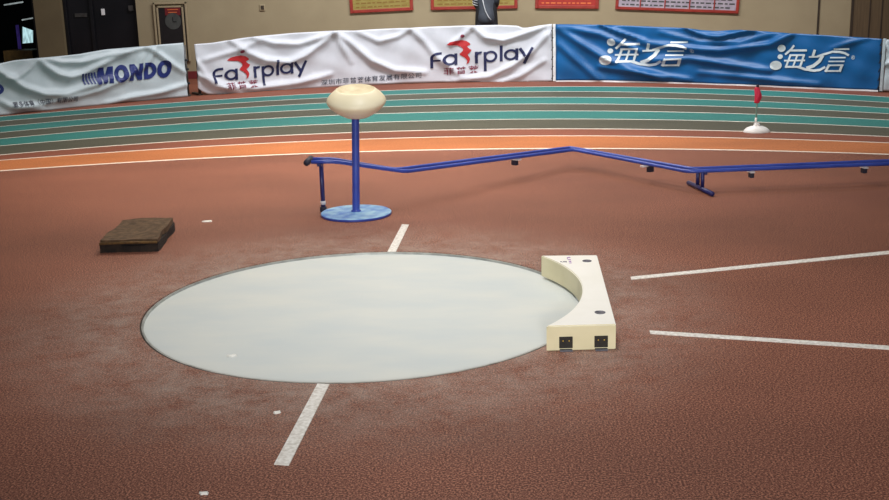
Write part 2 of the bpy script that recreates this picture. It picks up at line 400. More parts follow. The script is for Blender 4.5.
# door_1: dark glass door
dr = bpy.data.objects.new('door_1', None); COL.objects.link(dr); struct(dr); dr.location = ((X_d0 + X_d1) / 2, WALL_Y + .1, 0)
bm = bmesh.new(); box(bm, ((X_d0 + X_d1) / 2, WALL_Y + .14, 1.25), (X_d1 - X_d0, .03, 2.5)); under(dr, bm, 'glass_panel', M['glass_dark'])
bm = bmesh.new()
xm = wx(90)
for x in (X_d0 + .03, X_d1 - .03, xm): box(bm, (x, WALL_Y + .11, 1.25), (.05, .06, 2.5), bevel=.004)
box(bm, ((X_d0 + X_d1) / 2, WALL_Y + .11, 2.46), (X_d1 - X_d0, .06, .08)); box(bm, ((X_d0 + X_d1) / 2, WALL_Y + .11, .05), (X_d1 - X_d0, .06, .1))
under(dr, bm, 'door_frame', M['frame_black'])
bm = bmesh.new(); p = on_y(103, 12, WALL_Y + .11); box(bm, p, (.055, .02, .1), bevel=.004); under(dr, bm, 'white_sticker', M['pvc'])
bm = bmesh.new(); p = on_y(81, 15, WALL_Y + .11); box(bm, p, (.2, .015, .06)); p = on_y(131, 8, WALL_Y + .08); box(bm, p, (.08, .015, .08)); under(dr, bm, 'grey_sticker', M['pole_grey'])
# door_2: brown boarded door on the right
X_e = wx(889) + 1.3
dr = bpy.data.objects.new('door_2', None); COL.objects.link(dr); struct(dr); dr.location = ((X_br + X_e) / 2, WALL_Y - .03, 0)
bm = bmesh.new(); box(bm, ((X_br + X_e) / 2, WALL_Y - .03, 1.2), (X_e - X_br, .06, 2.4), bevel=.006); under(dr, bm, 'door_leaf', M['door_brown'])
bm = bmesh.new()
for px in (850.5, 868, 880, 892): box(bm, (wx(px), WALL_Y - .064, 1.2), (.03 if px < 860 else .014, .014, 2.36))
under(dr, bm, 'groove', M['door_dark'])

# ================================================================== THROWING CIRCLE
tc_ = thing('throwing_circle', 'round pale grey concrete throwing circle sunk into the red floor', 'throwing circle', (0, 0, -.012))
bm = bmesh.new(); lathe(bm, [(1.058, -.10), (1.058, -.0), (0, -.0)], 128, cap0=True, cap1=False); obj('concrete_surface', bm, M['concrete'], tc_)
bm = bmesh.new()
ri, ro = 1.058, 1.0675
prof = [(ri, -.04), (ri, .011), (ro, .011), (ro, -.04), (ri, -.04)]
lathe(bm, prof, 160, False, False); obj('steel_rim', bm, M['steel'], tc_)
bm = bmesh.new(); lathe(bm, [(1.0675, .006), (1.0755, .006), (1.0755, -.03), (1.0675, -.03), (1.0675, .006)], 160, False, False); obj('dark_joint', bm, M['gap'], tc_)

# ================================================================== PAINTED LINES
def painted(label, quad):
    bm = bmesh.new()
    c = sum((Vector(q) for q in quad), Vector()) / 4
    a = [bm.verts.new((q[0] - c.x, q[1] - c.y, 0)) for q in quad]; b = [bm.verts.new((q[0] - c.x, q[1] - c.y, .003)) for q in quad]
    bm.faces.new(a); bm.faces.new(b)
    for i in range(4): bm.faces.new((a[i], a[(i + 1) % 4], b[(i + 1) % 4], b[i]))
    o = obj('painted_line', bm, M['paint']); o.location = (c.x, c.y, 0.0005)
    return tag(o, label, 'line marking')
def gq(*pts): return [ground(*p) for p in pts]
painted('short white line painted on the floor at the near side of the circle', gq((274, 465), (289, 466), (329.5, 384.8), (317.5, 384.2)))
painted('short white line painted on the floor at the far side of the circle', gq((387.5, 252), (396, 252), (409, 225), (402, 224.8)))
def extend(a, b, k): return b + (b - a).normalized() * k
qa = gq((630.5, 277.3), (889, 251.2)); qb = gq((631.3, 280.0), (889, 254.3))
painted('long white sector line running off to the right, the farther of the two', [qb[0], extend(*qb, 3), extend(*qa, 3), qa[0]])
qa = gq((649.5, 331.0), (889, 346.4)); qb = gq((650.5, 334.2), (889, 350.0))
painted('long white sector line running off to the right, the nearer of the two', [qb[0], extend(*qb, 3), extend(*qa, 3), qa[0]])

# ================================================================== STOP BOARD
HB = .112
t_ = thing('stop_board', 'thick white stop board with curved inner edge at the right rim of the circle', 'stop board', (1.0, 0, 0))
x_in = 0.0
c_ = [ground(541, 255.5, HB), ground(597, 255, HB), ground(616, 324.2, HB), ground(546, 326, HB)]
c_ = [Vector((v.x - 1.0, v.y, 0)) for v in c_]
# curved inner edge: arc through both inner corners, bulging away from the circle to its rim
A, B = c_[3], c_[0]
arc = []
mid = ground(582.5, 290, HB); mid = Vector((mid.x - 1.0, mid.y, 0))
def circ3(a, b, c):
    d = 2 * (a.x * (b.y - c.y) + b.x * (c.y - a.y) + c.x * (a.y - b.y))
    ux = ((a.x**2 + a.y**2) * (b.y - c.y) + (b.x**2 + b.y**2) * (c.y - a.y) + (c.x**2 + c.y**2) * (a.y - b.y)) / d
    uy = ((a.x**2 + a.y**2) * (c.x - b.x) + (b.x**2 + b.y**2) * (a.x - c.x) + (c.x**2 + c.y**2) * (b.x - a.x)) / d
    return Vector((ux, uy, 0)), (Vector((ux, uy, 0)) - a).length
cc, cr = circ3(A, mid, B)
a0 = math.atan2(A.y - cc.y, A.x - cc.x); a1 = math.atan2(B.y - cc.y, B.x - cc.x)
arc = [(cc.x + cr * math.cos(lerp(a0, a1, k / 40)), cc.y + cr * math.sin(lerp(a0, a1, k / 40))) for k in range(41)]
poly = arc + [(c_[1].x, c_[1].y), (c_[2].x, c_[2].y)]
print('BOARD', [tuple(round(v, 3) for v in p) for p in c_], cc, cr)
bm = bmesh.new(); prism(bm, poly, 0.001, HB)
bmesh.ops.recalc_face_normals(bm, faces=bm.faces[:])
es = [e for e in bm.edges if all(v.co.z > HB - 1e-4 for v in e.verts)] + [e for e in bm.edges if abs(e.verts[0].co.z - e.verts[1].co.z) > .05 and e.calc_face_angle(0) > .6]
bmesh.ops.bevel(bm, geom=es, offset=.004, segments=2, affect='EDGES')
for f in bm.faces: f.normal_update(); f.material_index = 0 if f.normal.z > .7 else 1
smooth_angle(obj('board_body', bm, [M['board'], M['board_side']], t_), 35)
e_dir = (c_[2] - c_[3]).normalized(); e_n = Vector((e_dir.y, -e_dir.x, 0))
if e_n.y > 0: e_n = -e_n
ang = math.atan2(e_dir.y, e_dir.x)
Rz = Matrix.Rotation(ang, 3, 'Z')
L_ = (c_[2] - c_[3]).length
for fr in (.285, .79):
    p = c_[3] + e_dir * L_ * fr
    bm = bmesh.new()
    box(bm, p + e_n * .001 + Vector((0, 0, .036)), (.058, .006, .052), Rz, .002)
    sk = obj('socket', bm, M['socket'], t_)
    bm = bmesh.new()
    for s in (-1, 1):
        box(bm, p + e_n * .005 + e_dir * s * .013 + Vector((0, 0, .044)), (.006, .004, .006), Rz, .001)
    obj('screw', bm, M['brass'], sk)
    bm = bmesh.new(); box(bm, p + e_n * .012 + Vector((0, 0, .004)), (.054, .024, .006), Rz, .001); obj('foot_plate', bm, M['plug'], t_)
for px, py in ((587, 261), (600, 312.5)):
    p = ground(px, py, HB); bm = bmesh.new()
    lathe(bm, [(.024, 0.0), (.024, .002), (.019, .003), (.017, .0015), (0, .0015)], 24)
    bmesh.ops.translate(bm, vec=(p.x - 1.0, p.y, HB), verts=bm.verts[:]); smooth_angle(obj('bolt_cap', bm, M['plug'], t_))
# small certification print near the far end: short strokes
bm = bmesh.new()
def mark(px, py, w_, h_, z=HB):
    p = ground(px, py, z); box(bm, (p.x - 1.0, p.y, z + .0006), (w_, h_, .001))
for px, py, w_, h_ in ((569, 257.6, .014, .018), (569.4, 259.6, .014, .014), (570, 261.4, .013, .02), (570.4, 263, .014, .01), (567.4, 258.4, .004, .04)): mark(px, py, w_, h_)
obj('violet_stamp', bm, mat('violet_ink', (150, 110, 170), (170, 130, 186), 40, .6), t_)
bm = bmesh.new()
for px, py, w_, h_ in ((561, 261.8, .008, .014), (564, 261.8, .008, .02), (566, 261.8, .008, .02), (562.4, 262.2, .006, .006)): mark(px, py, w_, h_)
obj('grey_stamp', bm, M['plug'], t_)

# ================================================================== CHALK BOWL STAND
sp = ground(356.3, 214.6)
LEAN = math.radians(2.1)
st = thing('chalk_stand', 'cream rounded bowl on a blue pole with a round blue base, behind the circle', 'stand', (sp.x, sp.y, 0))
rb = (ground(391, 214.6) - ground(321.5, 214.6)).length / 2
bm = bmesh.new(); lathe(bm, [(rb - .004, 0.0), (rb, .004), (rb, .016), (rb - .006, .021), (rb - .02, .0205), (rb - .03, .019), (.04, .019), (.036, .024), (0, .024)], 64)
for f in bm.faces:
    cz = f.calc_center_median(); f.normal_update(); f.material_index = 1 if (cz.z > .015 and abs(f.normal.z) > .5) else 0
smooth_angle(obj('disc_base', bm, [M['blue_metal'], M['base_blue']], st))
ht = z_over(sp, 355, 116.5); h_top = z_over(sp, 355, 87.5); rh = 29.2 / 35.0 * rb * .985
bm = bmesh.new(); lathe(bm, [(.0255, .0), (.0255, ht + .03)], 32); po_ = smooth_angle(obj('pole', bm, M['blue_metal'], st)); po_.location = (0, 0, .021); po_.rotation_euler = (0, LEAN, 0)
bm = bmesh.new(); lathe(bm, [(.034, .021), (.034, .03), (.0256, .036)], 32, True, False); obj('collar', bm, M['blue_metal'], st, True)
hh = h_top - ht
hd = [(.0, 0), (.06, .001), (.085, .008), (.118, .026), (.150, .050), (.176, .074), (.1895, .094), (.1915, .104), (.1885, .116), (.176, .134), (.158, .153), (.140, .168), (.127, .178), (.121, .181), (.115, .179), (.1, .170), (.06, .160), (0, .157)]
bm = bmesh.new()
lathe(bm, [(r / .1915 * rh, z / .184 * hh) for r, z in hd], 64)
for f in bm.faces:
    c = f.calc_center_median(); rr = math.hypot(c.x, c.y)
    f.material_index = 1 if (rr < .119 / .1915 * rh and c.z > .14 / .184 * hh) else 0
hdo = obj('bowl', bm, [M['cream'], M['cream_dark']], st, True); hdo.location = (ht * math.sin(LEAN) + .010, 0, ht); hdo.rotation_euler = (math.radians(10), math.radians(1.0), 0)

# ================================================================== MAT
bz = .0
ft = [ground(99, 241, .075), ground(157.5, 239.5, .075), ground(174, 217.5, .085), ground(122.5, 219.5, .075)]
cm = sum(ft, Vector()) / 4
cm.z = 0
mt = thing('folded_mat', 'dark brown folded coir mat lying on the floor left of the circle', 'mat', tuple(cm))
def slab(z0, z1, grow, wob, seed, name, m, sag=0.0):
    rnd = random.Random(seed); bm = bmesh.new(); N = 16; NY = 12
    q = [(v - Vector((cm.x, cm.y, 0))) for v in ft]
    q = [Vector((v.x, v.y, 0)) * grow for v in q]
    ph = [rnd.uniform(0, 6) for _ in range(6)]
    def P(u, v, z):
        p = q[0] * (1 - u) * (1 - v) + q[1] * u * (1 - v) + q[2] * u * v + q[3] * (1 - u) * v
        e = wob * (math.sin(7 * u + ph[0]) + math.sin(9 * v + ph[1]) + .6 * math.sin(21 * u + ph[2]) + .6 * math.sin(17 * v + ph[3]))
        zz = z + (.006 * math.sin(5 * u + ph[4]) * math.sin(4 * v + ph[5]) - sag * (math.exp(-((u - .05) / .2) ** 2 - ((v - .8) / .25) ** 2)) + .012 * u * v if z == z1 else 0)
        return Vector((p.x + e * (.4 if u in (0, 1) else .1), p.y + e * (.4 if v in (0, 1) else .1), zz))
    g1 = [[bm.verts.new(P(i / N, j / NY, z1)) for j in range(NY + 1)] for i in range(N + 1)]
    g0 = [[bm.verts.new(P(i / N, j / NY, z0)) for j in range(NY + 1)] for i in range(N + 1)]
    for i in range(N):
        for j in range(NY):
            bm.faces.new((g1[i][j], g1[i + 1][j], g1[i + 1][j + 1], g1[i][j + 1])); bm.faces.new((g0[i][j], g0[i][j + 1], g0[i + 1][j + 1], g0[i + 1][j]))
    for i in range(N):
        bm.faces.new((g0[i][0], g0[i + 1][0], g1[i + 1][0], g1[i][0])); bm.faces.new((g0[i][NY], g1[i][NY], g1[i + 1][NY], g0[i + 1][NY]))
    for j in range(NY):
        bm.faces.new((g0[0][j], g1[0][j], g1[0][j + 1], g0[0][j + 1])); bm.faces.new((g0[N][j], g0[N][j + 1], g1[N][j + 1], g1[N][j]))
    bmesh.ops.recalc_face_normals(bm, faces=bm.faces[:])
    return smooth_angle(obj(name, bm, m, mt), 50)
slab(.0, .045, .985, .010, 2, 'lower_layer', M['mat_side'])
slab(.044, .056, .965, .008, 5, 'middle_layer', M['mat_side'])
slab(.0555, .078, 1.0, .012, 9, 'upper_layer', M['mat_top'], .012)
bm = bmesh.new()
q0, q1 = ft[0] - cm, ft[1] - cm
tube(bm, [q0 * .995 + Vector((0, 0, .058 - q0.z)) + Vector((0, -.004, 0)), (q0 + q1) * .5 * .998 + Vector((0, -.006, .062 - (q0.z + q1.z) / 2)), q1 * .98 + Vector((0, -.004, .06 - q1.z))], .008, 8)
obj('ochre_edge', bm, M['mat_fold'], mt, True)

# ================================================================== BLUE RETURN RAIL
rp = []
leg0 = ground(323.5, 211.5)
hL = z_over(leg0, 322.5, 160.5)
def rail_pt(px, py, h): return ground(px, py, h)
hR = .15
pts_spec = [(311.5, 160.8, hL), (333, 160.2, hL - .002), (400, 170.6, .24), (572, 148.6, hR), (690, 170.2, hR), (889, 162.4, hR), (960, 160.0, hR)]
rpts = [rail_pt(*s) for s in pts_spec]
rpts[0] = Vector((rpts[0].x, leg0.y + .0, hL)); 
rl = thing('shot_return_rail', 'long low blue twin-tube rail zigzagging across the floor behind the circle', 'rail', tuple(leg0))
# two parallel tubes, offset across the run, meeting at the left end
def offset_line(P, d):
    out = []
    for i, p in enumerate(P):
        a = P[max(i - 1, 0)]; b = P[min(i + 1, len(P) - 1)]; t = (b - a); t.z = 0; t.normalize()
        nrm = Vector((-t.y, t.x, 0)); out.append(p + nrm * d)
    return out
def rounded(P, r=.05, k=4):
    out = [P[0]]
    for i in range(1, len(P) - 1):
        a = (P[i - 1] - P[i]).normalized(); b = (P[i + 1] - P[i]).normalized()
        s, e = P[i] + a * r, P[i] + b * r
        for j in range(k + 1):
            t = j / k; out.append(s * (1 - t) ** 2 + P[i] * 2 * t * (1 - t) + e * t ** 2)
    out.append(P[-1]); return out
for d in (-.06, .06):
    L2 = [p - leg0 for p in offset_line(rpts, d)]
    bm = bmesh.new(); tube(bm, rounded(L2), .0135, 12); obj('rail_tube', bm, M['blue_metal'], rl, True)
bm = bmesh.new(); p = rpts[0] - leg0; tube(bm, [p + Vector((-.02, -.085, 0)), p + Vector((-.02, .085, 0))], .022, 14); obj('end_cap', bm, M['dark_cap'], rl, True)
bm = bmesh.new(); tube(bm, [(0, 0, .012), (0, 0, hL - .012)], .0155, 12); lg = obj('leg', bm, M['navy_metal'], rl, True)
bm = bmesh.new(); box(bm, (0, 0, hL - .02), (.03, .15, .016)); obj('cross_plate', bm, M['navy_metal'], rl)
bm = bmesh.new(); lathe(bm, [(.024, .0), (.024, .03), (.018, .036)], 16); obj('rubber_foot', bm, M['dark_cap'], lg)
bm = bmesh.new(); tube(bm, [(0, 0, .05), (0, 0, .075)], .019, 12); obj('clamp', bm, M['bracket'], lg, True)
# T foot
f0 = ground(688.5, 182.5, .02); f1 = ground(712.5, 194.0, .02)
f0.z = f1.z = .02
bm = bmesh.new(); tube(bm, [f0 - leg0, f1 - leg0], .017, 12); tf = obj('foot_bar', bm, M['navy_metal'], rl, True)
for px, py in ((697.6, 186.5), (702.2, 189)):
    b = ground(px, py, .02); b.z = .03; tpt = Vector((b.x, b.y, hR - .005))
    bm = bmesh.new(); tube(bm, [b - leg0, tpt - leg0], .0145, 12); obj('leg', bm, M['navy_metal'], rl, True)
p_ = (f0 + f1) / 2
bm = bmesh.new(); tube(bm, [Vector((p_.x - .02, p_.y + .10, hR - .012)) - leg0, Vector((p_.x + .03, p_.y - .06, hR - .012)) - leg0], .011, 10); obj('cross_bar', bm, M['navy_metal'], rl, True)
# brackets tying both tubes together
def bracket(px):
    segs = list(zip(pts_spec, pts_spec[1:]))
    for (a, pa), (b, pb) in zip(zip(pts_spec, rpts), list(zip(pts_spec, rpts))[1:]):
        if a[0] <= px <= b[0]:
            t = (px - a[0]) / (b[0] - a[0]); p = pa.lerp(pb, t); d = (pb - pa); d.z = 0; d.normalize(); break
    nrm = Vector((-d.y, d.x, 0)); Rm = Matrix.Rotation(math.atan2(d.y, d.x), 3, 'Z')
    bm = bmesh.new(); box(bm, p - leg0 + Vector((0, 0, -.022)), (.035, .14, .012), Rm, .002); br = obj('bracket', bm, M['bracket'], rl)
    bm = bmesh.new(); box(bm, p - leg0 + Vector((0.012, -.01, -.046)) , (.03, .05, .045), Rm, .003); obj('bracket_stub', bm, M['dark_cap'], br)
for px in (507, 652, 749, 862): bracket(px)

# ================================================================== MARKER FLAG
fb = ground(756.5, 132)
fl = thing('marker_flag', 'small furled red flag on a thin pole with a white domed base beside the track', 'flag', (fb.x, fb.y, 0))
rbf = (ground(770, 131) - ground(743.2, 131)).length / 2
bm = bmesh.new(); lathe(bm, [(rbf, 0), (rbf, .006), (rbf * .93, .022), (rbf * .75, .042), (rbf * .5, .055), (rbf * .25, .062), (.03, .066), (.03, .08), (.02, .085)], 40)
for v in bm.verts: v.co.y *= .8
obj('domed_base', bm, M['pvc'], fl, True)
htop = z_over(fb, 755.5, 86); hf0 = z_over(fb, 755.5, 103)
bm = bmesh.new(); tube(bm, [(-.01, 0, .06), (-.008, 0, htop)], .008, 10); obj('pole', bm, mat('grey_green_pole', (110, 150, 140), (130, 160, 150), 20, .4), fl, True)
bm = bmesh.new(); tube(bm, [(-.01, 0, .08), (-.01, 0, .14)], .011, 10); obj('pole_sleeve', bm, M['pvc'], fl, True)
bm = bmesh.new(); N = 14; rings = []
for i in range(N + 1):
    t = i / N; z = lerp(hf0, htop - .01, t); ring = []
    for k in range(20):
        a = 2 * PI * k / 20; rr = (.012 + .020 * math.sin(PI * min(1, .14 + t * .8)) ** .8) * (1 + .10 * math.sin(3 * a + 5 * t) + .10 * math.sin(5 * a - 9 * t))
        ring.append(bm.verts.new((rr * math.cos(a) - .008 + .006 * math.sin(4 * t), rr * math.sin(a) * .8, z)))
    rings.append(ring)
for A_, B_ in zip(rings, rings[1:]):
    for k in range(20): bm.faces.new((A_[k], A_[(k + 1) % 20], B_[(k + 1) % 20], B_[k]))
bm.faces.new(rings[0][::-1]); bm.faces.new(rings[-1])
obj('furled_flag', bm, M['flag'], fl, True)
bm = bmesh.new(); lathe(bm, [(.011, htop - .012), (.014, htop), (.011, htop + .012), (0, htop + .016)], 12); bmesh.ops.translate(bm, vec=(-.008, 0, 0), verts=bm.verts[:]); obj('pole_tip', bm, M['dark_cap'], fl, True)

# ================================================================== BANNERS
base_tab = [(-60, 121.2), (0, 115.3), (60, 109), (120, 103), (186, 96.6), (199, 95.4), (300, 88.8), (400, 83.8), (470, 81.8), (552, 81.2), (620, 82.0), (700, 84.2), (800, 88.0), (882, 91.8), (950, 95.5)]
gp = [ground(x, y) for x, y in base_tab]
fx = polyfit([x / 450 - 1 for x, _ in base_tab], [g.x for g in gp], 5); fy = polyfit([x / 450 - 1 for x, _ in base_tab], [g.y for g in gp], 5)
def BP(px): u = px / 450 - 1; return Vector((fx(u), fy(u), 0))
def BN(px):
    t = BP(px + 2) - BP(px - 2); t.normalize(); return Vector((t.y, -t.x, 0))   # towards the field
def seg_dist(x, y, a, b):
    dx, dy = b[0] - a[0], b[1] - a[1]; L2 = dx * dx + dy * dy
    t = max(0, min(1, ((x - a[0]) * dx + (y - a[1]) * dy) / L2)); return math.hypot(x - a[0] - t * dx, y - a[1] - t * dy), t
class Banner:
    def __init__(s, name, label, x0, x1, bot, topt, folds, m, sag=0.01):
        s.x0, s.x1, s.bot, s.top, s.folds = x0, x1, bot, topt, folds
        s.root = thing(name, label, 'banner', tuple(BP((x0 + x1) / 2)))
        s.sub(m)
    def disp(s, px, py):
        d = 0.0
        for poly_, wd, A_ in s.folds:
            m_ = 1e9; tt = 0; n_ = len(poly_) - 1
            for i in range(n_):
                dd, t = seg_dist(px, py, poly_[i], poly_[i + 1])
                if dd < m_: m_ = dd; tt = (i + t) / n_
            if m_ < wd * 3: d += 1.35 * A_ * math.exp(-(m_ / wd) ** 2) * (0.35 + .65 * math.sin(PI * (.12 + .76 * tt)))
        d += .007 * math.sin(px * .19 + py * .11) + .005 * math.sin(px * .11 - py * .27 + 1.3)
        return d
    def P(s, px, py, off=0.0):
        B = BP(px); z = z_over(B, px, py); p = Vector((B.x, B.y, z)) + BN(px) * (s.disp(px, py) + .035 + off)
        return p - s.root.location
    def sub(s, m):
        bm = bmesh.new(); N = int((s.x1 - s.x0) / 2.2); K = 30; F = []
        for i in range(N + 1):
            px = lerp(s.x0, s.x1, i / N); y0, y1 = interp(s.bot, px), interp(s.top, px)
            F.append([bm.verts.new(s.P(px, lerp(y0, y1, j / K))) for j in range(K + 1)])
        for i in range(N):
            for j in range(K): bm.faces.new((F[i][j], F[i + 1][j], F[i + 1][j + 1], F[i][j + 1]))
        o = obj('cloth', bm, m, s.root, True, normals=False)
        sol = o.modifiers.new('thick', 'SOLIDIFY'); sol.thickness = .003; sol.offset = -1
        s.cloth = o
    def draw(s, name, shapes, m, off=.009):
        """shapes: list of closed 2-D outlines (lists of px,py); printed on the cloth"""
        bm = bmesh.new()
        for sh in shapes:
            vs = [bm.verts.new((x, y, 0)) for x, y in sh]
            bm.faces.new(vs).normal_update()
        s.finish(name, bm, m, off)
    def finish(s, name, bm, m, off=.009):
        bmesh.ops.triangulate(bm, faces=bm.faces[:])
        for _ in range(4):
            es = [e for e in bm.edges if e.calc_length() > 3.0]
            if not es: break
            bmesh.ops.subdivide_edges(bm, edges=es, cuts=1); bmesh.ops.triangulate(bm, faces=[f for f in bm.faces if len(f.verts) > 3])
        for v in bm.verts: v.co = s.P(v.co.x, v.co.y, off)
        toward = CAM - s.root.location
        for f in bm.faces:
            f.normal_update()
            if f.normal.dot(toward) < 0: f.normal_flip()
        return obj(name, bm, m, s.root, normals=False)
def text_bm(txt, x, y, height, width, slope=0.0, shear=0.0, bold=0.0, space=1.0):
    """text as a flat mesh, fitted to a box whose lower left corner is x,y (rows grow downwards)"""
    cu = bpy.data.curves.new('t', 'FONT'); cu.body = txt; cu.offset = bold; cu.resolution_u = 3; cu.space_character = space
    o = bpy.data.objects.new('t', cu); COL.objects.link(o); dg = bpy.context.evaluated_depsgraph_get(); dg.update()
    me = bpy.data.meshes.new_from_object(o.evaluated_get(dg)); bm = bmesh.new(); bm.from_mesh(me)
    bpy.data.objects.remove(o); bpy.data.meshes.remove(me); bpy.data.curves.remove(cu)
    xs = [v.co.x for v in bm.verts]; ys = [v.co.y for v in bm.verts]; x0, x1, y0, y1 = min(xs), max(xs), min(ys), max(ys)
    for v in bm.verts:
        u = (v.co.x - x0) / (x1 - x0) * width; h = (v.co.y - y0) / (y1 - y0) * height
        v.co = Vector((x + u + shear * h, y - h + slope * u, 0))
    return bm
def stroke(pts, w_, caps=True):
    """thick polyline as overlapping quads"""
    out = []
    for a, b in zip(pts, pts[1:]):
        dx, dy = b[0] - a[0], b[1] - a[1]; L_ = math.hypot(dx, dy) or 1; nx, ny = -dy / L_ * w_ / 2, dx / L_ * w_ / 2
        ex, ey = dx / L_ * w_ * .12, dy / L_ * w_ * .12
        out.append([(a[0] + nx - ex, a[1] + ny - ey), (b[0] + nx + ex, b[1] + ny + ey), (b[0] - nx + ex, b[1] - ny + ey), (a[0] - nx - ex, a[1] - ny - ey)])
    return out
def ring2(cx, cy, rx, ry, w_, n_=20, a0=0, a1=2 * PI):
    out = []
    for k in range(n_):
        p, q = lerp(a0, a1, k / n_), lerp(a0, a1, (k + 1) / n_)
        out.append([(cx + rx * math.cos(p), cy + ry * math.sin(p)), (cx + rx * math.cos(q), cy + ry * math.sin(q)),
                    (cx + (rx - w_) * math.cos(q), cy + (ry - w_) * math.sin(q)), (cx + (rx - w_) * math.cos(p), cy + (ry - w_) * math.sin(p))])
    return out
def disc2(cx, cy, rx, ry, n_=20): return [[(cx + rx * math.cos(2 * PI * k / n_), cy + ry * math.sin(2 * PI * k / n_)) for k in range(n_)]]
def amap(shapes, f): return [[f(*p) for p in sh] for sh in shapes]

# ---- grey MONDO banner
b1 = Banner('banner', 'pale grey wrinkled banner with heavy blue capital letters, at the far left', -55, 186.5,
    [(-55, 120.4), (0, 115), (60, 108.7), (120, 102.7), (186, 96.2)],
    [(-55, 71), (-20, 66), (0, 64), (20, 60), (43, 57.4), (60, 56.2), (85, 53.5), (110, 49), (130, 47.4), (150, 45.6), (170, 43.8), (187, 42.4)],
    [([(-30, 70), (0, 69), (10, 76), (25, 87), (45, 94), (65, 94), (90, 86), (115, 78)], 3.6, .055),
     ([(43, 58), (50, 66), (60, 74), (72, 77), (85, 73), (105, 63), (130, 52)], 3.0, .045),
     ([(50, 58), (65, 62), (85, 62), (110, 55), (150, 47)], 2.4, .035),
     ([(150, 46), (163, 55), (175, 65), (186, 72)], 2.2, .04),
     ([(15, 108), (70, 98), (100, 90), (125, 79), (140, 66), (150, 50)], 2.6, .035),
     ([(105, 103), (130, 97), (160, 92), (187, 84)], 2.4, .04),
     ([(40, 60), (33, 68), (22, 76), (5, 80)], 2.5, .03),
     ([(0, 100), (10, 106), (40, 108)], 3, .03), ([(160, 45), (150, 62), (140, 72)], 2.2, .03)], M['grey_cloth'])
md = [[(0, 0), (0, 17), (4.4, 17), (4.4, 7.4), (6.6, 17), (10.4, 17), (12.8, 7.4), (12.8, 17), (17.4, 17), (17.4, 0), (11.0, 0), (8.7, 9.2), (6.4, 0)]]
md += ring2(26.2, 8.5, 7.6, 9.0, 4.6, 22)
md += [[(35.2, 0), (35.2, 17), (39.8, 17), (39.8, 8.6), (44.6, 17), (49.4, 17), (49.4, 0), (44.8, 0), (44.8, 8.2), (40.2, 0)]]
md += [[(51.4, 0), (51.4, 17), (56.0, 17), (56.0, 0)]] + ring2(56.0, 8.5, 8.8, 8.5, 4.4, 16, -PI / 2, PI / 2)
md += ring2(73.0, 8.5, 7.6, 9.0, 4.6, 22)
b1.draw('lettering', amap(md, lambda x, y: (97.6 + x * .915 + (17 - y) * .10, 84.2 - (17 - y) * .98 - x * .098)), M['mondo_blue'])
b1.draw('stripe_mark', [[(82.6 + i * 3.1, 73.4 - i * .35), (84.6 + i * 3.1, 73.2 - i * .35), (86.2 + i * 3.1, 84.0 - i * .3), (84.7 + i * 3.1, 84.3 - i * .3)] for i in range(5)], M['mondo_blue'])
b1.draw('clipped_letter', ring2(-3, 88.5, 9.5, 6.2, 3.6, 20), M['mondo_blue'])
b1.finish('small_lettering', text_bm('蒙多体育（中国）有限公司', 12.6, 107.2, 5.6, 64, slope=-.098, bold=.006), M['dark_print'])

# ---- white fairplay banner
wt_bot = [(197.5, 88), (201, 91), (207, 94), (240, 94.2), (262, 92.6), (300, 88.8), (340, 86), (400, 83.0), (440, 81.8), (470, 82), (504, 82.6), (552.5, 80.8)]
wt_top = [(197.5, 44), (215, 42.5), (240, 38.5), (258, 36), (275, 34.6), (292, 33), (315, 31.6), (337, 30.2), (355, 30.4), (380, 28.8), (410, 27.6), (430, 26.6), (470, 25.2), (500, 24.8), (519, 25.6), (523, 27.6), (529, 27.4), (540, 25.2), (552.5, 23.8)]
b2 = Banner('banner', 'long white wrinkled banner with two red and navy logos, behind the bowl stand', 197.5, 552.5, wt_bot, wt_top,
    [([(232, 39), (248, 52), (266, 60), (290, 62), (306, 55), (325, 42), (337, 31)], 2.8, .05),
     ([(255, 37), (275, 43), (300, 44), (320, 38), (336, 31)], 2.2, .035),
     ([(337, 32), (343, 45), (352, 62)], 2.4, .03), ([(338, 32), (352, 42), (372, 60), (395, 70), (425, 72)], 2.8, .045),
     ([(412, 28), (425, 40), (436, 55), (462, 76)], 3.0, .04), ([(412, 28), (400, 36), (380, 41), (360, 32)], 2.2, .03),
     ([(198, 62), (206, 76), (222, 86), (255, 88), (300, 82), (330, 74)], 2.8, .05),
     ([(198, 74), (214, 86), (240, 92)], 2.4, .04),
     ([(474, 26), (486, 37), (504, 40), (524, 34), (546, 26)], 2.3, .045), ([(474, 26), (466, 34), (452, 44)], 2.3, .03),
     ([(455, 80), (490, 76), (512, 66), (532, 52), (548, 34)], 2.5, .045), ([(500, 82), (520, 76), (545, 60)], 2.3, .03),
     ([(205, 60), (240, 50), (262, 40)], 2.5, .025)], M['white_cloth'])
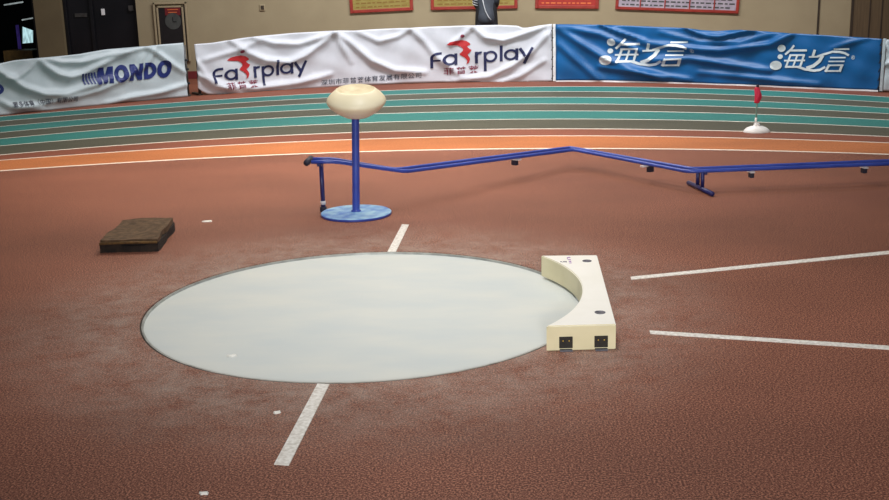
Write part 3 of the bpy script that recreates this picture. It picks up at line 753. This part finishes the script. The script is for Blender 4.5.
def fairplay(b, f, f2):
    g0 = f
    f = lambda x, y: g0(x + (2 if x < 52 else max(.8, 2 - (x - 52) * .06)) * min(1, max(0, (x - 8) / 8)) * min(1, max(0, (110 - x) / 10)), y)
    st_ = []
    W_ = 3.0
    st_ += ring2(10.2, 17.4, 8.0, 7.2, W_, 10, PI, 1.5 * PI) + stroke([(3.7, 16.5), (3.7, 29.5)], W_) + stroke([(3.7, 20.6), (11.6, 20.6)], 2.4) + stroke([(10, 11.8), (12.6, 11.8)], 3.0)
    st_ += ring2(20.6, 20.8, 7.2, 7.2, 2.8, 22) + stroke([(26.4, 13.8), (26.4, 28)], W_)
    st_ += stroke([(47.2, 13.8), (47.2, 28.2)], W_) + ring2(51.4, 19.6, 6.0, 6.0, W_, 8, 1.0 * PI, 1.6 * PI)
    st_ += stroke([(56.2, 15), (56.2, 39)], W_) + ring2(62.2, 21.2, 7.4, 7.4, 2.8, 22)
    st_ += stroke([(73.6, 8.6), (73.6, 28.2)], W_)
    st_ += ring2(83.4, 21.0, 7.2, 7.2, 2.8, 22) + stroke([(89.4, 13.8), (89.4, 28.2)], W_)
    st_ += stroke([(92.6, 14), (99.2, 26)], 3.2) + stroke([(106, 14), (96.8, 33.4)], 3.2)
    b.draw('lettering', amap(st_, f), M['navy'])
    fig = [(17.6, 1.8), (21, -1.4), (26, -2.6), (32, -3.0), (36.6, -1.2), (39.6, 1.8), (40.2, 4.0), (36.8, 5.6), (39.0, 8.6), (41.2, 10.6), (39.6, 13.8), (37.2, 16.0), (39.2, 20.0), (39.6, 22.4), (38.6, 26.4),
           (36.0, 28.6), (37.0, 24.6), (36.0, 21.6), (33.6, 18.6), (30.4, 16.0), (29.6, 14.6), (32.8, 11.0), (33.4, 8.6), (31.0, 5.4), (28.0, 3.6), (24.0, 3.0)]
    b.draw('running_figure', amap([[((x - 17.6) * 1.08 + 17.0, y) for x, y in fig]], f), M['red_print'])
    b.draw('figure_head', amap(disc2(33.6, -8.0, 2.2, 2.2, 14), f), M['wine_print'])
    bmt = text_bm('菲普莱', 0, 0, 9.2, 36, bold=.008, space=1.25)
    for v in bmt.verts:
        x, y = g0(v.co.x + 15.6, v.co.y + 40.0); v.co = Vector((x, y, 0))
    b.finish('red_characters', bmt, M['wine_print'])
# left logo: letters span 212..308; drawn in a 106-unit wide frame, then mapped
fairplay(b2, lambda x, y: (211.0 + x * .90, 63.3 + (y - 3) * .76 - x * .105), None)
fairplay(b2, lambda x, y: (428.8 + x * .985, 47.4 + (y - 3) * .78 - x * .083), None)
b2.finish('small_lettering', text_bm('深圳市菲普莱体育发展有限公司', 320.6, 85.4, 5.8, 101, slope=-.078, bold=.006, space=1.05), M['dark_print'])

# ---- blue banner
b3 = Banner('banner', 'long glossy blue banner with two pairs of pale logo characters, on the right', 556.5, 879.5,
    [(556, 80.4), (600, 80.2), (660, 81.6), (700, 83), (740, 84.2), (800, 86.8), (880, 90.0)],
    [(556, 24.0), (600, 24.6), (640, 26), (688, 28), (700, 30), (715, 30.8), (740, 29.6), (788, 33), (840, 36), (880, 38.8)],
    [([(600, 24), (612, 29), (632, 36), (645, 40)], 1.5, .05), ([(684, 27), (700, 34), (718, 36.5), (742, 31), (752, 30)], 1.6, .05),
     ([(558, 28), (580, 42), (610, 60), (665, 79)], 3.2, .05), ([(560, 45), (580, 62), (600, 79)], 3.2, .04), ([(600, 66), (640, 72), (690, 79)], 2.6, .045),
     ([(640, 42), (680, 47), (720, 50), (770, 44), (790, 34)], 3.0, .05), ([(650, 60), (690, 58), (730, 64), (770, 70)], 3.0, .045), ([(700, 72), (760, 78), (820, 84)], 2.6, .03),
     ([(660, 32), (700, 42), (740, 42), (770, 34)], 2.4, .03), ([(830, 48), (850, 42), (866, 38)], 2.2, .02), ([(560, 26), (600, 34), (640, 50)], 2.6, .035)], M['blue_cloth'])
b3.draw('lower_hem', [[(556.5 + (i) * 3.23, interp(b3.bot, 556.5 + i * 3.23) - 0.2), (556.5 + (i + 1) * 3.23, interp(b3.bot, 556.5 + (i + 1) * 3.23) - .2),
    (556.5 + (i + 1) * 3.23, interp(b3.bot, 556.5 + (i + 1) * 3.23) + 1.4), (556.5 + i * 3.23, interp(b3.bot, 556.5 + i * 3.23) + 1.4)] for i in range(100)], M['hem'])
# characters drawn in a 124 x 55 frame
def sea_logo(b, f):
    k = 1 / 7.17
    def s_(pts, w_): return stroke([(x * k, y * k) for x, y in pts], w_ * k)
    sh = []
    sh += disc2(113 * k, 58 * k, 28 * k, 26 * k) + disc2(106 * k, 118 * k, 18 * k, 17 * k) + disc2(78 * k, 180 * k, 42 * k, 33 * k)
    sh += s_([(200, 38), (180, 66), (140, 102)], 15) + s_([(178, 74), (295, 72)], 15)
    sh += s_([(178, 106), (150, 196)], 15) + s_([(170, 108), (282, 106)], 13) + s_([(276, 106), (252, 196)], 15) + s_([(136, 146), (284, 144)], 12) + s_([(145, 190), (258, 190)], 14)
    sh += s_([(228, 106), (203, 190)], 13)
    sh += s_([(352, 70), (340, 112)], 18) + s_([(312, 120), (372, 118)], 12) + s_([(408, 112), (386, 150), (345, 184), (300, 200)], 24)
    sh += s_([(240, 190), (290, 208), (350, 218), (395, 212), (430, 192)], 17)
    sh += s_([(372, 116), (420, 100), (480, 82), (530, 84), (565, 92), (592, 108)], 16)
    sh += s_([(488, 64), (594, 63)], 12) + s_([(466, 124), (572, 124)], 10) + s_([(456, 151), (566, 151)], 10)
    sh += s_([(460, 176), (436, 224)], 18) + s_([(456, 180), (560, 178)], 12) + s_([(552, 176), (534, 224)], 18) + s_([(436, 220), (542, 220)], 12)
    b.draw('logo_characters', amap(sh, f), M['silver_print'])
    rg = ring2(624 * k, 124 * k, 13 * k, 15 * k, 3 * k, 16)
    b.draw('registered_mark', amap(rg + s_([(620, 132), (620, 116), (628, 118), (622, 125), (629, 132)], 3), f), M['grey_cloth'])
sea_logo(b3, lambda x, y: (765 + x, 40 + y))
sea_logo(b3, lambda x, y: (594.0 + x * 1.13, 38.4 + (y - 4.6) * 1.05 - x * .012))

# ---- next white panel at the right edge
b4 = Banner('banner', 'plain greyish white banner panel cut by the right edge', 884.5, 960, [(884, 90.4), (960, 95.6)], [(884, 39.2), (960, 45)],
    [([(884, 42), (895, 60), (920, 85)], 2, .05), ([(884, 64), (900, 60), (940, 50)], 2, .04)], M['grey_cloth'])

# ---- barrier fence frames behind the cloths (posts and rails)
def fence(name, label, x0, x1, posts, toptab, m):
    r0 = BP((x0 + x1) / 2); t = thing(name, label, 'barrier', tuple(r0), group=None)
    def p_(px, z): b = BP(px) - BN(px) * .045; return Vector((b.x, b.y, z)) - r0
    zt = lambda px: z_over(BP(px), px, interp(toptab, px)) - .012
    n_ = 24
    for nm, fz in (('top_rail', lambda px: zt(px) - .02), ('bottom_rail', lambda px: .12)):
        bm = bmesh.new(); tube(bm, [p_(lerp(x0, x1, k / n_), fz(lerp(x0, x1, k / n_))) for k in range(n_ + 1)], .014, 8); obj(nm, bm, m, t, True)
    for px in posts:
        bm = bmesh.new(); tube(bm, [p_(px, .0), p_(px, zt(px) + .0)], .02, 10); po = obj('post', bm, m, t, True)
        bm = bmesh.new(); c = p_(px, .012) - BN(px) * .12; box(bm, c, (.05, .3, .024), Matrix.Rotation(math.atan2(BN(px).y, BN(px).x) + PI / 2, 3, 'Z')); obj('foot', bm, m, po)
    return t, p_
low = lambda tab: [(x, y + 2.0) for x, y in tab]
f1_, pf = fence('barrier', 'grey metal barrier holding up the pale grey banner at the far left', -50, 189.2, [-45, 43, 115, 189.2], low([(a, b) for a, b in b1.top]), M['pole_grey'])
fence('barrier', 'grey metal barrier holding up the long white banner', 200, 551, [201, 260, 337, 412, 474, 551], low(wt_top), M['pole_grey'])
fence('barrier', 'grey metal barrier holding up the long blue banner', 559, 877, [559, 615, 690, 790, 877], low(b3.top), M['pole_grey'])
# white edge strips with rope lacing between banners
def edge_strip(name, label, px, wpx, y0, y1, m, lace=True):
    B = BP(px); z0 = z_over(B, px, y0); z1 = z_over(B, px, y1); wd = (BP(px + wpx / 2) - BP(px - wpx / 2)).length
    t = thing(name, label, 'post', tuple(B)); Rm = Matrix.Rotation(math.atan2(BN(px).y, BN(px).x) + PI / 2, 3, 'Z')
    bm = bmesh.new(); box(bm, BN(px) * .02 + Vector((0, 0, (z0 + z1) / 2)), (wd, .03, z1 - z0), Rm, .004); obj('post_body', bm, m, t)
    if lace:
        for k in range(6):
            z = lerp(z0, z1, (k + .5) / 6); bm = bmesh.new(); tan = Rm @ Vector((1, 0, 0))
            tube(bm, [-tan * wd * .75 + BN(px) * .085 + Vector((0, 0, z - .03)), -tan * wd * .15 + BN(px) * .085 + Vector((0, 0, z + .02))], .006, 6); obj('lace', bm, M['rope'], t, True)
    return t
edge_strip('banner_post', 'white edge post between the white and blue banners', 554.8, 2.8, 81, 24, M['hem'])
edge_strip('banner_post', 'whitish edge post at the right end of the blue banner', 882, 3.2, 91, 38.6, M['grey_cloth'])
for y_ in (60, 69, 83):
    p = pf(188.5, z_over(BP(189), 189, y_)) + BN(189) * .06
    bm = bmesh.new(); box(bm, p, (.05, .03, .03), bevel=.006); obj('rope_knot', bm, M['rope'], f1_)

# ================================================================== NOTICE BOARDS ON THE WALL
def notice(name, label, px0, px1, y_l, y_r, fill_m, frame_m, cols=0, ink=None, h=.75, rows=7, fw=.05):
    a = on_y(px0, y_l, WALL_Y); b = on_y(px1, y_r, WALL_Y); W_ = b.x - a.x; z0 = min(a.z, b.z)
    ang_ = math.atan2(b.z - a.z, b.x - a.x)
    t = thing(name, label, 'notice board', ((a.x + b.x) / 2, WALL_Y - .02, (a.z + b.z) / 2)); t.rotation_euler = (0, -ang_, 0)
    bm = bmesh.new(); box(bm, (0, .005, h / 2), (W_ - .02, .02, h - .02)); obj('sheet', bm, fill_m, t)
    bm = bmesh.new()
    for x in (-W_ / 2 + fw / 2, W_ / 2 - fw / 2): box(bm, (x, 0, h / 2), (fw, .04, h), bevel=.006)
    for z in (fw / 2, h - fw / 2): box(bm, (0, 0, z), (W_ - 2 * fw, .04, fw), bevel=.006)
    obj('frame', bm, frame_m, t)
    if cols:
        bm = bmesh.new()
        for k in range(1, cols): box(bm, (-W_ / 2 + W_ * k / cols, -.008, h / 2), (.018, .02, h - 2 * fw))
        obj('divider', bm, frame_m, t)
    if ink:
        bm = bmesh.new(); rnd = random.Random(px0)
        for r_ in range(rows):
            z = fw + .035 + r_ * .06; x = -W_ / 2 + fw + .05
            while x < W_ / 2 - fw - .08:
                l_ = rnd.uniform(.03, .09); box(bm, (x + l_ / 2, -.006, z), (l_, .003, .022)); x += l_ + .025
        obj('printed_lines', bm, ink, t)
notice('notice_board', 'gold notice board in a red frame above the middle of the white banner, leftmost', 350.5, 413.5, 13.4, 10.2, M['gold'], M['board_red'], ink=M['brown_ink'], rows=4)
notice('notice_board', 'gold notice board in a red frame partly behind the standing person', 431, 517.5, 10.0, 8.4, M['gold'], M['board_red'], ink=M['brown_ink'], rows=4)
notice('notice_board', 'plain bright red notice board on the wall right of the standing person', 535, 598.5, 8.4, 8.8, M['board_red_bright'], M['board_red'], ink=M['orange_ink'], rows=3)
notice('notice_board', 'red-framed board of five pale paper sheets above the blue banner', 615, 738, 9.2, 13.6, M['lilac'], M['board_red'], cols=5, ink=M['poster_grey'], rows=9, fw=.045)
# tall framed poster between dark door and white banner
pa = on_y(157, 46, WALL_Y); pb = on_y(187, 3, WALL_Y)
ps = thing('framed_poster', 'black and red framed poster in a beige moulding right of the dark glass door', 'poster', ((pa.x + pb.x) / 2, WALL_Y - .035, pa.z))
PW = pb.x - pa.x; PH = pb.z - pa.z + .02; pz0 = -.25
bm = bmesh.new()
for ins, th_, dp in ((0, .03, .03), (.055, .028, .045)):
    hw = PW / 2 - ins; z0, z1 = pz0, PH - ins
    for x in (-hw + th_ / 2, hw - th_ / 2): box(bm, (x, 0, (z0 + z1) / 2), (th_, dp, z1 - z0), bevel=.004)
    box(bm, (0, 0, z1 - th_ / 2), (2 * hw, dp, th_), bevel=.004)
obj('moulding', bm, M['moulding'], ps)
ax, az = on_y(161, 44, WALL_Y), on_y(184.5, 6.5, WALL_Y); ox = ps.location
bm = bmesh.new(); box(bm, ((ax.x + az.x) / 2 - ox.x, 0, (pz0 + az.z - ox.z) / 2), (az.x - ax.x, .02, az.z - ox.z - pz0)); obj('black_sheet', bm, M['black'], ps)
def pbox(x0, y0, x1, y1, nm, m):
    a, b = on_y(x0, y0, WALL_Y), on_y(x1, y1, WALL_Y); bm = bmesh.new()
    box(bm, ((a.x + b.x) / 2 - ox.x, -.013, (a.z + b.z) / 2 - ox.z), (b.x - a.x, .004, abs(a.z - b.z))); obj(nm, bm, m, ps)
pbox(165.5, 7.5, 181.5, 15, 'red_heading', M['poster_red'])
bm = bmesh.new(); c0 = on_y(174, 21, WALL_Y)
lathe(bm, [(0, 0), (.128, 0), (.128, .006), (0, .006)], 28, False, False); bmesh.ops.rotate(bm, cent=(0, 0, 0), matrix=Matrix.Rotation(PI / 2, 3, 'X'), verts=bm.verts[:])
bmesh.ops.translate(bm, vec=(c0.x - ox.x, -.011, c0.z - ox.z), verts=bm.verts[:]); obj('grey_dial', bm, M['poster_grey'], ps)
bm = bmesh.new()
box(bm, (c0.x - ox.x, -.02, c0.z - ox.z + .03), (.012, .004, .07)); box(bm, (c0.x - ox.x + .03, -.02, c0.z - ox.z - .01), (.06, .004, .012)); obj('dial_hand', bm, M['black'], ps)
bm = bmesh.new()
for k, yy in enumerate((9.5, 12.2)):
    q_ = on_y(173.5, yy, WALL_Y); box(bm, (q_.x - ox.x, -.017, q_.z - ox.z), (.17 - .03 * k, .004, .012))
obj('heading_line', bm, M['orange_ink'], ps)
# wall box
p = on_y(262.5, 7.5, WALL_Y); ws = thing('wall_socket', 'tiny dark socket box on the beige wall above the white banner', 'socket', (p.x, WALL_Y, p.z))
bm = bmesh.new(); box(bm, (0, -.012, 0), (.085, .024, .1), bevel=.008); obj('plate', bm, M['moulding'], ws)
bm = bmesh.new(); box(bm, (0.005, -.028, 0), (.05, .012, .06), bevel=.004); obj('cover', bm, M['door_dark'], ws)

# ================================================================== PERSON behind the banner
pp = on_y(486.5, 20, 11.75)
PX, PY = pp.x, 11.75
per = thing('person', 'person in a charcoal jacket seen from behind, standing behind the white banner', 'person', (PX, PY, 0), 0.0)
def skin(name, verts, edges, rad, m, parent, sub=2, root=0):
    me = bpy.data.meshes.new(name); me.from_pydata(verts, edges, []); o = newobj(name, me, m, parent)
    md = o.modifiers.new('s', 'SKIN'); md.use_smooth_shade = True
    for i, r_ in enumerate(rad):
        sv = me.skin_vertices[0].data[i]; sv.radius = r_ if isinstance(r_, tuple) else (r_, r_); sv.use_root = (i == root)
    sb = o.modifiers.new('d', 'SUBSURF'); sb.levels = sb.render_levels = sub
    dg = bpy.context.evaluated_depsgraph_get(); dg.update(); m2 = bpy.data.meshes.new_from_object(o.evaluated_get(dg))
    o.modifiers.clear(); o.data = m2
    if not m2.materials:
        for x in (m if isinstance(m, (list, tuple)) else [m]): m2.materials.append(x)
    for p_ in m2.polygons: p_.use_smooth = True
    return o
V = [(0, 0, .96), (0, 0, 1.10), (0, .0, 1.26), (0, .0, 1.40), (0, 0, 1.47), (0, -.0, 1.54), (0, .01, 1.62), (0, .01, 1.70),   # pelvis..head
     (.10, 0, .90), (.11, .0, .50), (.115, -.02, .09), (.12, .10, .045), (.12, .17, .035),
     (-.10, 0, .90), (-.11, .0, .50), (-.115, -.02, .09), (-.12, .10, .045), (-.12, .17, .035),
     (.145, 0, 1.40), (.148, -.02, 1.14), (.12, .14, 1.03), (.10, .17, 1.01),
     (-.145, 0, 1.40), (-.148, -.02, 1.14), (-.12, .14, 1.03), (-.10, .17, 1.01)]
E_ = [(0, 1), (1, 2), (2, 3), (3, 4), (4, 5), (5, 6), (6, 7), (0, 8), (8, 9), (9, 10), (10, 11), (11, 12), (0, 13), (13, 14), (14, 15), (15, 16), (16, 17),
      (3, 18), (18, 19), (19, 20), (20, 21), (3, 22), (22, 23), (23, 24), (24, 25)]
Rr = [(.155, .115), (.15, .11), (.165, .12), (.14, .10), (.055, .055), (.06, .065), (.08, .098), (.07, .085),
      .085, .062, .045, .045, .03, .085, .062, .045, .045, .03, .062, .050, .034, .028, .062, .050, .034, .028]
body = skin('body', V, E_, Rr, [M['trousers'], M['skin']], per)
for p_ in body.data.polygons:
    z = p_.center.z; x = abs(p_.center.x); p_.material_index = 1 if (z > 1.44 or p_.center.y > .15) and z > .5 else 0
jk = skin('jacket', [(0, 0, .76), (0, 0, .95), (0, 0, 1.10), (0, 0, 1.27), (0, 0, 1.40), (0, 0, 1.46)], [(i, i + 1) for i in range(5)],
     [(.175, .14), (.165, .132), (.152, .122), (.165, .13), (.15, .115), (.08, .075)], M['jacket'], per)
for s in (-1, 1):
    skin('sleeve', [(.135 * s, 0, 1.40), (.145 * s, -.01, 1.28), (.150 * s, -.03, 1.13), (.135 * s, .06, 1.06), (.115 * s, .145, 1.03)], [(0, 1), (1, 2), (2, 3), (3, 4)], [.072, .06, .056, .052, .046], M['sleeve'], per)
    # hand: palm and five fingers, held in front of the waist
    ax_ = Vector((-.35 * s, .93, 0)).normalized(); sd = Vector((0, 0, -1)); o_ = Vector((.10 * s, .17, 1.015))
    fv = [tuple(o_), tuple(o_ + ax_ * .045), tuple(o_ + ax_ * .085)]; fe = [(0, 1), (1, 2)]; fr = [.025, (.018, .034), (.015, .033)]
    for k in range(4):
        ln = (.055, .072, .078, .066)[k]; q_ = o_ + sd * (-.028 + k * .019) + ax_ * .10; i0 = len(fv)
        fv += [tuple(q_), tuple(q_ + ax_ * ln * .5 + Vector((-.008 * s, 0, 0))), tuple(q_ + ax_ * ln * .8 + Vector((-.026 * s, 0, 0)))]
        fe += [(2, i0), (i0, i0 + 1), (i0 + 1, i0 + 2)]; fr += [.0095, .0088, .0075]
    i0 = len(fv); fv += [tuple(o_ + ax_ * .05 + Vector((-.01 * s, 0, .04))), tuple(o_ + ax_ * .08 + Vector((-.018 * s, 0, .055)))]; fe += [(1, i0), (i0, i0 + 1)]; fr += [.011, .009]
    skin('hand', fv, fe, fr, M['skin'], per, 1)
bm = bmesh.new(); bmesh.ops.create_uvsphere(bm, u_segments=24, v_segments=16, radius=1)
for v in bm.verts: v.co = Vector((v.co.x * .088, v.co.y * .108 - .004, v.co.z * .10 + 1.675 - (.03 if v.co.y < 0 and v.co.z < 0 else 0)))
obj('hair', bm, M['hair'], per, True)
bm = bmesh.new(); bmesh.ops.create_uvsphere(bm, u_segments=20, v_segments=14, radius=1)
for v in bm.verts: v.co = Vector((v.co.x * .068, v.co.y * .055 + .068, v.co.z * .10 + 1.62))
face = obj('face', bm, M['skin'], per, True)
bm = bmesh.new(); tube(bm, [(0, .115, 1.63), (0, .138, 1.60), (0, .125, 1.59)], .011, 8, radii=[.007, .013, .008]); obj('nose', bm, M['skin'], face, True)
for s in (-1, 1):
    bm = bmesh.new(); tube(bm, [(.082 * s, .01, 1.645), (.092 * s, .0, 1.62), (.082 * s, .005, 1.59)], .01, 8, radii=[.008, .013, .007]); obj('ear', bm, M['skin'], face, True)
    bm = bmesh.new(); box(bm, (.028 * s, .118, 1.64), (.022, .008, .009), bevel=.003); obj('eye', bm, M['hair'], face)
bm = bmesh.new(); box(bm, (0, .119, 1.565), (.04, .008, .008), bevel=.003); obj('mouth', bm, M['poster_red'], face)
# pale piping across the back and cuff stripes on the left sleeve
bm = bmesh.new(); tube(bm, [(-.05, -.128, 1.16), (-.035, -.128, 1.08), (-.01, -.134, .99), (.03, -.14, .91), (.07, -.14, .86)], .007, 8); obj('piping', bm, M['stripe'], per, True)
bm = bmesh.new()
for k in range(3):
    z = 1.09 + k * .035; tube(bm, [(-.206, -.02, z + .012), (-.192, -.062, z), (-.16, -.084, z - .012), (-.125, -.075, z - .02)], .005, 6)
obj('sleeve_stripe', bm, M['stripe'], per, True)

# ================================================================== SMALL LITTER
def scrap(label, px, py, sx, sy, z=0.0, seed=1):
    rnd = random.Random(seed); p = ground(px, py, z); bm = bmesh.new(); n_ = 9
    pts = [(sx * (1 + rnd.uniform(-.35, .35)) * math.cos(2 * PI * k / n_), sy * (1 + rnd.uniform(-.35, .35)) * math.sin(2 * PI * k / n_)) for k in range(n_)]
    lo_ = [bm.verts.new((x, y, 0)) for x, y in pts]; hi_ = [bm.verts.new((x * .8, y * .8, .004 + rnd.uniform(0, .004))) for x, y in pts]
    c = bm.verts.new((0, 0, .007)); bm.faces.new(lo_[::-1])
    for k in range(n_):
        j = (k + 1) % n_; bm.faces.new((lo_[k], lo_[j], hi_[j], hi_[k])); bm.faces.new((hi_[k], hi_[j], c))
    o = obj('white_scrap', bm, M['scrap']); o.location = (p.x, p.y, z + .0005); tag(o, label, 'scrap'); return o
scrap('tiny white scrap on the floor right of the folded brown mat', 208, 221.6, .034, .022, 0, 3)
scrap('small white fleck of chalk lying on the concrete circle near its left side', 232, 356.5, .022, .014, -.012, 5)
scrap('small pale chip on the floor left of the near short white line', 277.5, 413, .017, .013, 0, 8)
scrap('small white chip at the bottom of the floor, left', 203.5, 494, .016, .01, 0, 11)

# ================================================================== groups of like things
GROUPS = {'banner': 'advertising banners hung along the track', 'barrier': 'metal barriers behind the banners', 'line marking': 'white lines painted around the throwing circle',
          'notice board': 'notice boards on the back wall', 'scrap': 'white scraps lying on the floor', 'reflection': 'glowing streaks drawn for ceiling light reflected in the dark window', 'post': 'edge posts of the banners'}
for o in bpy.data.objects:
    if o.parent is None and o.get('category') in GROUPS: o['group'] = GROUPS[o['category']]
